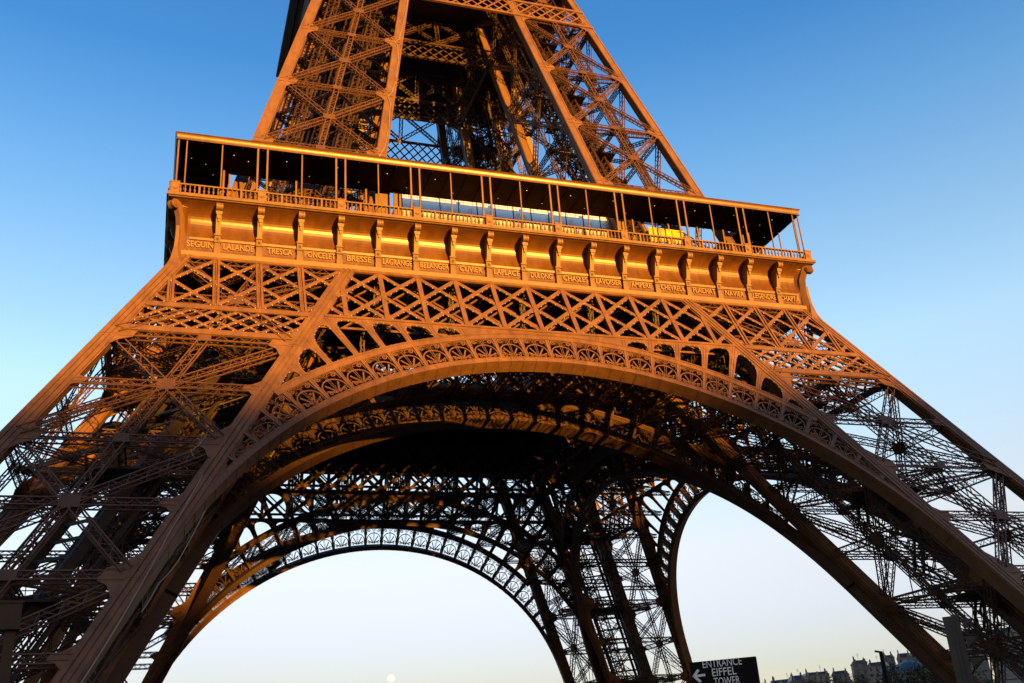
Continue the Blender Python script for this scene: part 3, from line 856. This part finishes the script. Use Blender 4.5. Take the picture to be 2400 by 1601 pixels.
# ------------------------------------------------------------------ ropes and nets on the left legs
def drape(pts, r, name, label):
    mb = MB(); out = []
    P = [V(p) for p in pts]
    for i in range(len(P)-1):
        for j in range(6):
            t = j/6; p = P[i].lerp(P[i+1], t)
            out.append(p+V((0, -.06*math.sin(t*3.14), -.1*math.sin(t*3.14))))
    out.append(P[-1]); mb.tube(out, r, 6); o = mb.build(name, ROPE); tag(o, label, 'rope', 'ropes hung on the left legs'); return o
cx_ = lambda z, d: V((-chordx(z)+d, -a1(z)-.12, z))
drape([cx_(27, -.9), cx_(22, -.45), cx_(17, .1), cx_(12, .35), cx_(8, .2), cx_(5, .1)], .045, 'rope', 'pale rope bundle running down the bottom of the left leg inner edge')
drape([cx_(24, .9), cx_(20, 1.3), cx_(18.5, 1.0), cx_(16.5, 1.1)], .035, 'rope', 'thin pale rope hanging free in the dark gap beside the left leg')
drape([cx_(31.5, -2.8), cx_(30.2, -2.6), cx_(29.2, -2.9), cx_(28.6, -2.3)], .03, 'rope', 'thin pale rope looped over the gusset of the left leg')
nx = lambda z, d: V((-b2(z)-.55+d, -a2(z)-.1, z))
mb = MB()
zs = [101, 98, 94, 91.5, 90.8, 90, 87, 83, 80.9, 80.2, 79, 75, 71.5, 70.2, 69]
ds = [.45, .4, .25, .0, -.4, 0, .35, .35, .1, -.3, .1, .35, .25, -.1, -.5]
out = []
for i in range(len(zs)-1):
    for j in range(4): t = j/4; out.append(nx(zs[i]*(1-t)+zs[i+1]*t, ds[i]*(1-t)+ds[i+1]*t))
mb.tube(out, .035, 6); o = mb.build('rope', ROPE); tag(o, 'long thin pale line scalloped down the upper left leg above the gallery', 'rope', 'ropes hung on the left legs')

NETM = bpy.data.materials.new('brown_netting'); NETM.use_nodes = True
_t = NETM.node_tree; _b = _t.nodes['Principled BSDF']; _b.inputs['Base Color'].default_value = (.13, .055, .02, 1); _b.inputs['Roughness'].default_value = .8
_n = _t.nodes.new('ShaderNodeTexNoise'); _n.inputs['Scale'].default_value = .5; _tc = _t.nodes.new('ShaderNodeTexCoord'); _t.links.new(_tc.outputs['Object'], _n.inputs['Vector'])
_m = _t.nodes.new('ShaderNodeMapRange'); _m.inputs[1].default_value = .35; _m.inputs[2].default_value = .62; _m.inputs[3].default_value = .6; _m.inputs[4].default_value = 1
_t.links.new(_n.outputs[0], _m.inputs[0]); _t.links.new(_m.outputs[0], _b.inputs['Alpha'])
mb = MB(); secs = []
for i in range(41):
    t = R(112+32*i/40); k = min(1, i/8)
    ra, rb_ = RI-.15+(1-k)*1.6, RF+.5-(1-k)*.7
    row = []
    for j in range(7):
        r = ra+(rb_-ra)*j/6; x, z = r*math.cos(t), ZC+QZ*r*math.sin(t)
        row.append((x, a1(z)-1.75-.18*math.sin(j*1.0+i*.5)-.1*math.sin(i*1.3), z))
    secs.append(row)
mb.strip(secs); o = mb.build('safety_netting', NETM, smooth=True)
tag(o, 'brown safety netting draped over the left part of the far arch, glowing in the sun', 'netting')
# ------------------------------------------------------------------ ground, hills, town
def at(az, el, D):
    return CAM+V((math.sin(R(az))*D, math.cos(R(az))*D, math.tan(R(el))*D))
GZ = 3.7
mb = MB(); n_ = 24; S_ = 9000
for i in range(n_+1):
    for j in range(n_+1): mb.v.append((-S_+2*S_*i/n_, -S_+2*S_*j/n_, GZ))
for i in range(n_):
    for j in range(n_): a = i*(n_+1)+j; mb.f.append((a, a+n_+1, a+n_+2, a+1))
tag(mb.build('ground', GRASS), kind='structure')
def ridge(name, centre, along, half, height, depth, seed, m, flat=.0, zb=GZ-2):
    rnd = random.Random(seed); mb = MB(); along = V(along).normalized(); per = V((-along.y, along.x, 0)); secs = []
    N = 60; hs = [rnd.uniform(-1, 1) for _ in range(N+3)]
    for i in range(N+1):
        t = -half+2*half*i/N; h = height*(1+flat*(hs[i]+hs[i+1]+hs[i+2])/3)*min(1, (half-abs(t))/(half*.25)+.02)
        c = V(centre)+along*t
        secs.append([c+per*d+V((0, 0, zb+h*f)) for d, f in ((-depth, 0), (-depth*.6, .45), (-depth*.25, .88), (0, 1), (depth*.25, .9), (depth*.6, .5), (depth, 0))])
    mb.strip(secs); o = mb.build(name, m, smooth=True); tag(o, kind='structure'); return o
# unseen ridge added toward the setting sun, its crest shaped to shade the lower tower
D_ = 850; sh = V((sdir.x, sdir.y, 0)).normalized(); hc = sh*D_; al = V((-sh.y, sh.x, 0))
mb = MB(); secs = []
for t in [-1500, -1200, -800, -500, -300, -200]+list(range(-160, 161, 8))+[200, 300, 500, 800, 1200, 1500]:
    h = (89.4+.071*max(-110, min(110, t))+max(0, min(12, (t-33)*.7))+.25*math.sin(t*.11)+.2*math.sin(t*.29+1))*min(1, (1500-abs(t))/400+.02)-1.7
    secs.append([hc+al*t+sh*d+V((0, 0, 1.7+h*f)) for d, f in ((-260, 0), (-150, .45), (-60, .88), (0, 1), (60, .9), (150, .5), (260, 0))])
mb.strip(secs); tag(mb.build('hill', HILLM, smooth=False), kind='structure')
ridge('hill_town', at(40, 0, 760)*1.0-V((0, 0, CAM.z)), (math.cos(R(40)), -math.sin(R(40)), 0), 420, 34, 260, 5, HILLM, .04)

ridge('hill', (505, 205, 0), (.96, .26, 0), 200, 92, 60, 8, HILLM, .02)  # second ridge, added out of view to keep the sun off the town
def building(az0, az1, el, D, wallm, label, roofh=4.5, mans=True, storeys=6):
    p, q = at(az0, el, D), at(az1, el, D); top = p.z; W = (V((q.x-p.x, q.y-p.y, 0))).length
    H = storeys*3.1+roofh; zb = top-H
    c = (p+q)/2; root = empty('apartment_building', (c.x, c.y, zb)); ang = math.atan2(q.y-p.y, q.x-p.x); root.rotation_euler = (0, 0, ang+random.Random(az0).uniform(-.35, .35))
    tag(root, label, 'building', 'buildings on the far hill')
    w2 = W/2; dp = 7; hw = H-roofh
    mb = MB(); mb.box(-w2, w2, 0, 2*dp, -14, hw)
    for k in range(1, storeys): mb.box(-w2-.1, w2+.1, -.25, 0, k*3.1-.12, k*3.1+.05)
    mb.box(-w2-.3, w2+.3, -.5, 2*dp+.3, hw, hw+.3); mb.build('wall', wallm, root)
    mb = MB(); z0, z1 = hw+.3, H-.4
    mb.hexa([(-w2, -.1, z0), (w2, -.1, z0), (w2, 2*dp, z0), (-w2, 2*dp, z0), (-w2+.8, 1.6, z1), (w2-.8, 1.6, z1), (w2-.8, 2*dp-1.6, z1), (-w2+.8, 2*dp-1.6, z1)])
    rf = mb.build('roof', ZINC, root)
    rnd = random.Random(int(az0*1000)); nc = max(2, int(W/6))
    for i in range(nc):
        x = -w2+1.3+(W-2.6)*i/(nc-1); mb = MB(); hgt = rnd.uniform(.9, 2.1); cwid = rnd.uniform(.6, 1.5)
        mb.box(x-.35, x+.35, 3, 3+cwid*2, z1-1.5, z1+hgt)
        for j in range(5): y = 3.2+cwid*2*j/5; mb.lathe([(.14, 0), (.1, .7)], (x, y, z1+hgt), 6)
        mb.build('chimney', WALL2, rf)
    if rnd.random() < .7:
        mb = MB(); x = rnd.uniform(-w2*.6, w2*.6); mb.beam((x, 5, z1), (x, 5, z1+4), .1, .1, V((0, 1, 0)))
        for k in range(4): mb.beam((x-.8, 5, z1+2.4+.4*k), (x+.8, 5, z1+2.4+.4*k), .06, .06, V((0, 0, 1)))
        mb.build('aerial', DARK, rf)
    nd = max(2, int(W/4.5))
    for i in range(nd):
        x = -w2+1.4+(W-2.8)*i/(nd-1); mb = MB(); mb.box(x-.6, x+.6, -.05, 1.9, z0, z0+1.5); mb.hexa([(x-.75, -.2, z0+1.5), (x+.75, -.2, z0+1.5), (x+.75, 2, z0+1.5), (x-.75, 2, z0+1.5), (x-.2, .1, z0+1.9), (x+.2, .1, z0+1.9), (x+.2, 2, z0+1.9), (x-.2, 2, z0+1.9)]); mb.build('dormer', wallm, rf)
    nw = max(2, int(W/3.0))
    wm = MB(); wm.box(-.55, .55, -.12, .05, 0, 1.9); w0 = None
    for k in range(max(0, storeys-2), storeys):
        for i in range(nw):
            x = -w2+W*(i+.5)/nw
            if w0 is None: w0 = wm.build('window', WIN, root); w0.location = (x, 0, k*3.1+.7)
            else: copy(w0, root, loc=(x, 0, k*3.1+.7))
    return root
BL = [(31.1, 32.2, 3.7, 700, WALL2, 'low grey block with red chimney stubs just right of the sign', 3.0),
      (32.3, 33.5, 3.78, 690, WALLM, 'long low apartment block with a crowded row of aerials', 2.6),
      (33.45, 34.15, 3.92, 640, WALL2, 'narrow flat block stepping up beside the long low one', 3.5),
      (34.2, 35.4, 4.0, 655, WALLM, 'pale cream block with a central roof turret', 2.4),
      (35.5, 36.3, 3.95, 705, WALL2, 'narrow grey block with chimney slabs left of the terraced house', 2.5),
      (36.62, 37.35, 4.38, 600, WALL2, 'tall terraced house with a chunky roof left of the thin black pole', 2.0),
      (37.3, 38.2, 4.2, 660, WALLM, 'beige block with plain wall behind the thin black pole', 3),
      (38.15, 38.7, 4.48, 690, WALL2, 'slim brown tower block rising left of the blue dome', 2.2),
      (38.8, 39.5, 4.5, 655, WALLM, 'pale block directly behind the blue dome', 3.4),
      (39.45, 40.3, 4.68, 670, WALLM, 'highest block at the foot of the right leg', 3.2),
      (41.6, 43.0, 5.3, 520, WALL2, 'block with a blue glazed roof seen through the right leg', 3),
      (43.1, 44.6, 5.2, 520, WALLM, 'block at the right edge of the photo behind the lattice leg', 3)]
for b in BL: building(*b[:6], roofh=b[6])
def dome(az, el, D, r, label):
    p = at(az, el, D); root = empty('domed_hall', (p.x, p.y, p.z-r)); tag(root, label, 'dome')
    mb = MB(); mb.lathe([(r*math.cos(R(10*i)), r*.8*math.sin(R(10*i))) for i in range(9)]+[(.3, r*.85), (.1, r*1.05)], (0, 0, 0), 24)
    o = mb.build('dome', mat('dome_slate', (.05, .08, .12), .5), root, True)
    mb = MB(); mb.lathe([(r*1.05, -12), (r*1.05, -.2), (r*1.12, 0), (r, .1)], (0, 0, 0), 24); mb.build('drum', WALLM, root)
dome(39.35, 4.25, 560, 8.5, 'blue grey slate dome in front of the brown block by the right leg')
dome(38.25, 3.9, 560, 4.5, 'small pale round roof just right of the thin black pole')

def tree(az, el, D, r, label, seed):
    rnd = random.Random(seed); p = at(az, el, D); H = p.z-GZ
    root = empty('tree', (p.x, p.y, GZ)); tag(root, label, 'tree', 'trees in front of the far town')
    mb = MB(); mb.tube([(0, 0, 0), (.2, 0, H*.4), (-.1, .1, H*.8)], [.35, .28, .1], 7)
    for k in range(7):
        a = k*.9; z = H*(.35+.06*k); mb.tube([(0, 0, z), (r*.5*math.cos(a), r*.5*math.sin(a), z+r*.4), (r*.75*math.cos(a), r*.75*math.sin(a), z+r*.7)], [.14, .08, .03], 5)
    mb.build('trunk', BARK, root)
    mb = MB(); cl = []
    for k in range(26):
        a = rnd.uniform(0, 6.28); ph = rnd.uniform(-.8, 1); rad = r*rnd.uniform(.35, .85)
        cl.append((V((math.cos(a)*rad*math.sqrt(1-ph*ph*.9), math.sin(a)*rad*math.sqrt(1-ph*ph*.9), H-r*1.15+ph*r*.95)), r*rnd.uniform(.2, .36)))
    for c, cr_ in cl:
        for i in range(150):
            d = V((rnd.gauss(0, 1), rnd.gauss(0, 1), rnd.gauss(0, 1))).normalized(); q = c+d*cr_*rnd.uniform(.55, 1.05)
            u = V((rnd.gauss(0, 1), rnd.gauss(0, 1), rnd.gauss(0, 1))).normalized(); v = u.cross(d).normalized(); s = rnd.uniform(.12, .26)
            n = len(mb.v); mb.v += [tuple(q-u*s), tuple(q+v*s*.6), tuple(q+u*s), tuple(q-v*s*.6)]; mb.f.append((n, n+1, n+2, n+3))
    mb.build('crown', LEAF, root)
tree(36.0, 3.85, 210, 6.5, 'small rounded olive tree below the pale cream block', 1)
tree(38.9, 4.02, 170, 6.5, 'broad olive tree under the blue dome', 2)
tree(40.4, 4.15, 165, 6, 'sunlit olive tree tucked against the foot of the right leg', 3)
tree(37.3, 3.75, 190, 6, 'low dark tree left of the broad olive tree', 4)
tree(34.4, 3.62, 230, 6, 'low tree below the narrow flat block', 5)
tree(32.6, 3.5, 250, 6, 'leftmost low tree just right of the entrance sign', 6)
tree(39.8, 3.8, 140, 5, 'short bushy tree between the broad one and the leg foot', 7)
tree(41.9, 4.5, 150, 6, 'tree seen through the lattice behind the grey mast', 8)

# ------------------------------------------------------------------ moon
mp = at(12.34, 5.32, 9000); mm = bpy.data.materials.new('moonlight'); mm.use_nodes = True
b_ = mm.node_tree.nodes['Principled BSDF']; b_.inputs['Base Color'].default_value = (.8, .75, .65, 1)
b_.inputs['Emission Color'].default_value = (1, .93, .78, 1); b_.inputs['Emission Strength'].default_value = .23
mb = MB(); mb.lathe([(30*math.sin(R(12*i)), -30*math.cos(R(12*i))) for i in range(16)], (0, 0, 0), 32)
mo = mb.build('moon', mm, smooth=True); mo.location = mp
tag(mo, 'pale full moon low in the sky under the far arch', 'moon')

# ------------------------------------------------------------------ sign, masts, pole, wire
def frame_at(az, el, D, name):
    p = at(az, el, D); o = empty(name, (p.x, p.y, p.z)); o.rotation_euler = (0, 0, -R(az)); return o
s = frame_at(30.05, 5.0, 12, 'entrance_sign'); s.rotation_euler = (0, 0, -R(30.05)-R(4))
tag(s, 'black totem sign reading ENTRANCE EIFFEL TOWER with a white arrow', 'sign')
mb = MB(); mb.box(-.36, .375, 0, .12, -2.7, 0); mb.build('board', BLACK, s)
for body, z, wd, x in (('ENTRANCE', -.072, .43, .0), ('EIFFEL', -.168, .265, .01), ('TOWER', -.268, .285, .025)):
    t = text_mesh(body, .118, .002, 'lettering', WHITE, s, width=wd, bold=.0005)
    for v in t.data.vertices: v.co.y = min(v.co.y, -z-.003)
    t.matrix_local = Matrix.Translation((x, -.006, z)) @ Matrix.Rotation(R(90), 4, 'X')
mb = MB(); nn = V((0, -1, 0))
mb.beam((-.325, -.004, -.15), (-.2, -.004, -.145), .026, .006, nn)
mb.beam((-.335, -.005, -.158), (-.268, -.005, -.085), .028, .006, nn); mb.beam((-.335, -.005, -.14), (-.258, -.005, -.215), .028, .006, nn)
mb.build('arrow', WHITE, s)

s = frame_at(41.75, 5.95, 25, 'signal_mast'); tag(s, 'grey rectangular mast with three box floodlights at the right leg foot', 'mast')
hz = 5.366+25*math.tan(R(5.95))-GZ
mb = MB(); mb.box(-.17, .02, -.1, .1, -hz, 0); mb.box(.03, .17, -.08, .12, -hz, .03); mb.box(-.01, .04, -.13, -.1, -hz, 0); mb.build('column', GREY, s)
for k, z in enumerate((-.12, -.5, -.95)):
    mb = MB(); mb.hexa([(.22, -.12, z-.16), (.38, -.1, z-.1), (.38, .1, z-.1), (.22, .12, z-.16), (.2, -.13, z+.05), (.44, -.13, z+.02), (.44, .13, z+.02), (.2, .13, z+.05)])
    mb.beam((.1, 0, z), (.25, 0, z), .06, .06, V((0, 0, 1))); mb.build('floodlight', GREY, s)
s = frame_at(38.1, 4.65, 30, 'pole'); tag(s, 'thin black pole with a bent tip in front of the beige block', 'pole')
mb = MB(); mb.tube([(0, 0, 0), (0, 0, -1), (.02, 0, -5)], [.05, .07, .08], 8); mb.tube([(0, 0, -.02), (-.15, 0, .02)], .03, 6); mb.build('shaft', BLACK, s)
s = frame_at(-6.7, 9.6, 30, 'floodlight_mast'); tag(s, 'dark mast with a big box floodlight in the bottom left corner', 'mast')
mb = MB(); mb.box(-.13, .13, -.13, .13, -7, -.6); mb.build('column', DARK, s)
mb = MB(); mb.box(-.42, .22, -.3, .3, -.68, 0); mb.box(-.46, .26, -.34, .34, -.02, .04); mb.box(-.38, .18, -.31, -.29, -.62, -.06); mb.build('lamp_head', DARK, s)
mb = MB(); p, q = at(46, 2.7, 16), at(36.5, 2.86, 16); mb.tube([p.lerp(q, i/8) for i in range(9)], .008, 6)
wv = mb.build('handrail_wire', GREY)
for pp in (p, q):
    mb2 = MB(); mb2.tube([(pp.x, pp.y, GZ), (pp.x, pp.y, pp.z)], .03, 6); mb2.build('post', GREY, wv)
tag(wv, 'thin pale wire strung across the bottom right corner', 'wire')
print('objects', len(bpy.data.objects), 'faces', sum(len(o.data.polygons) for o in bpy.data.objects if o.type == 'MESH'))
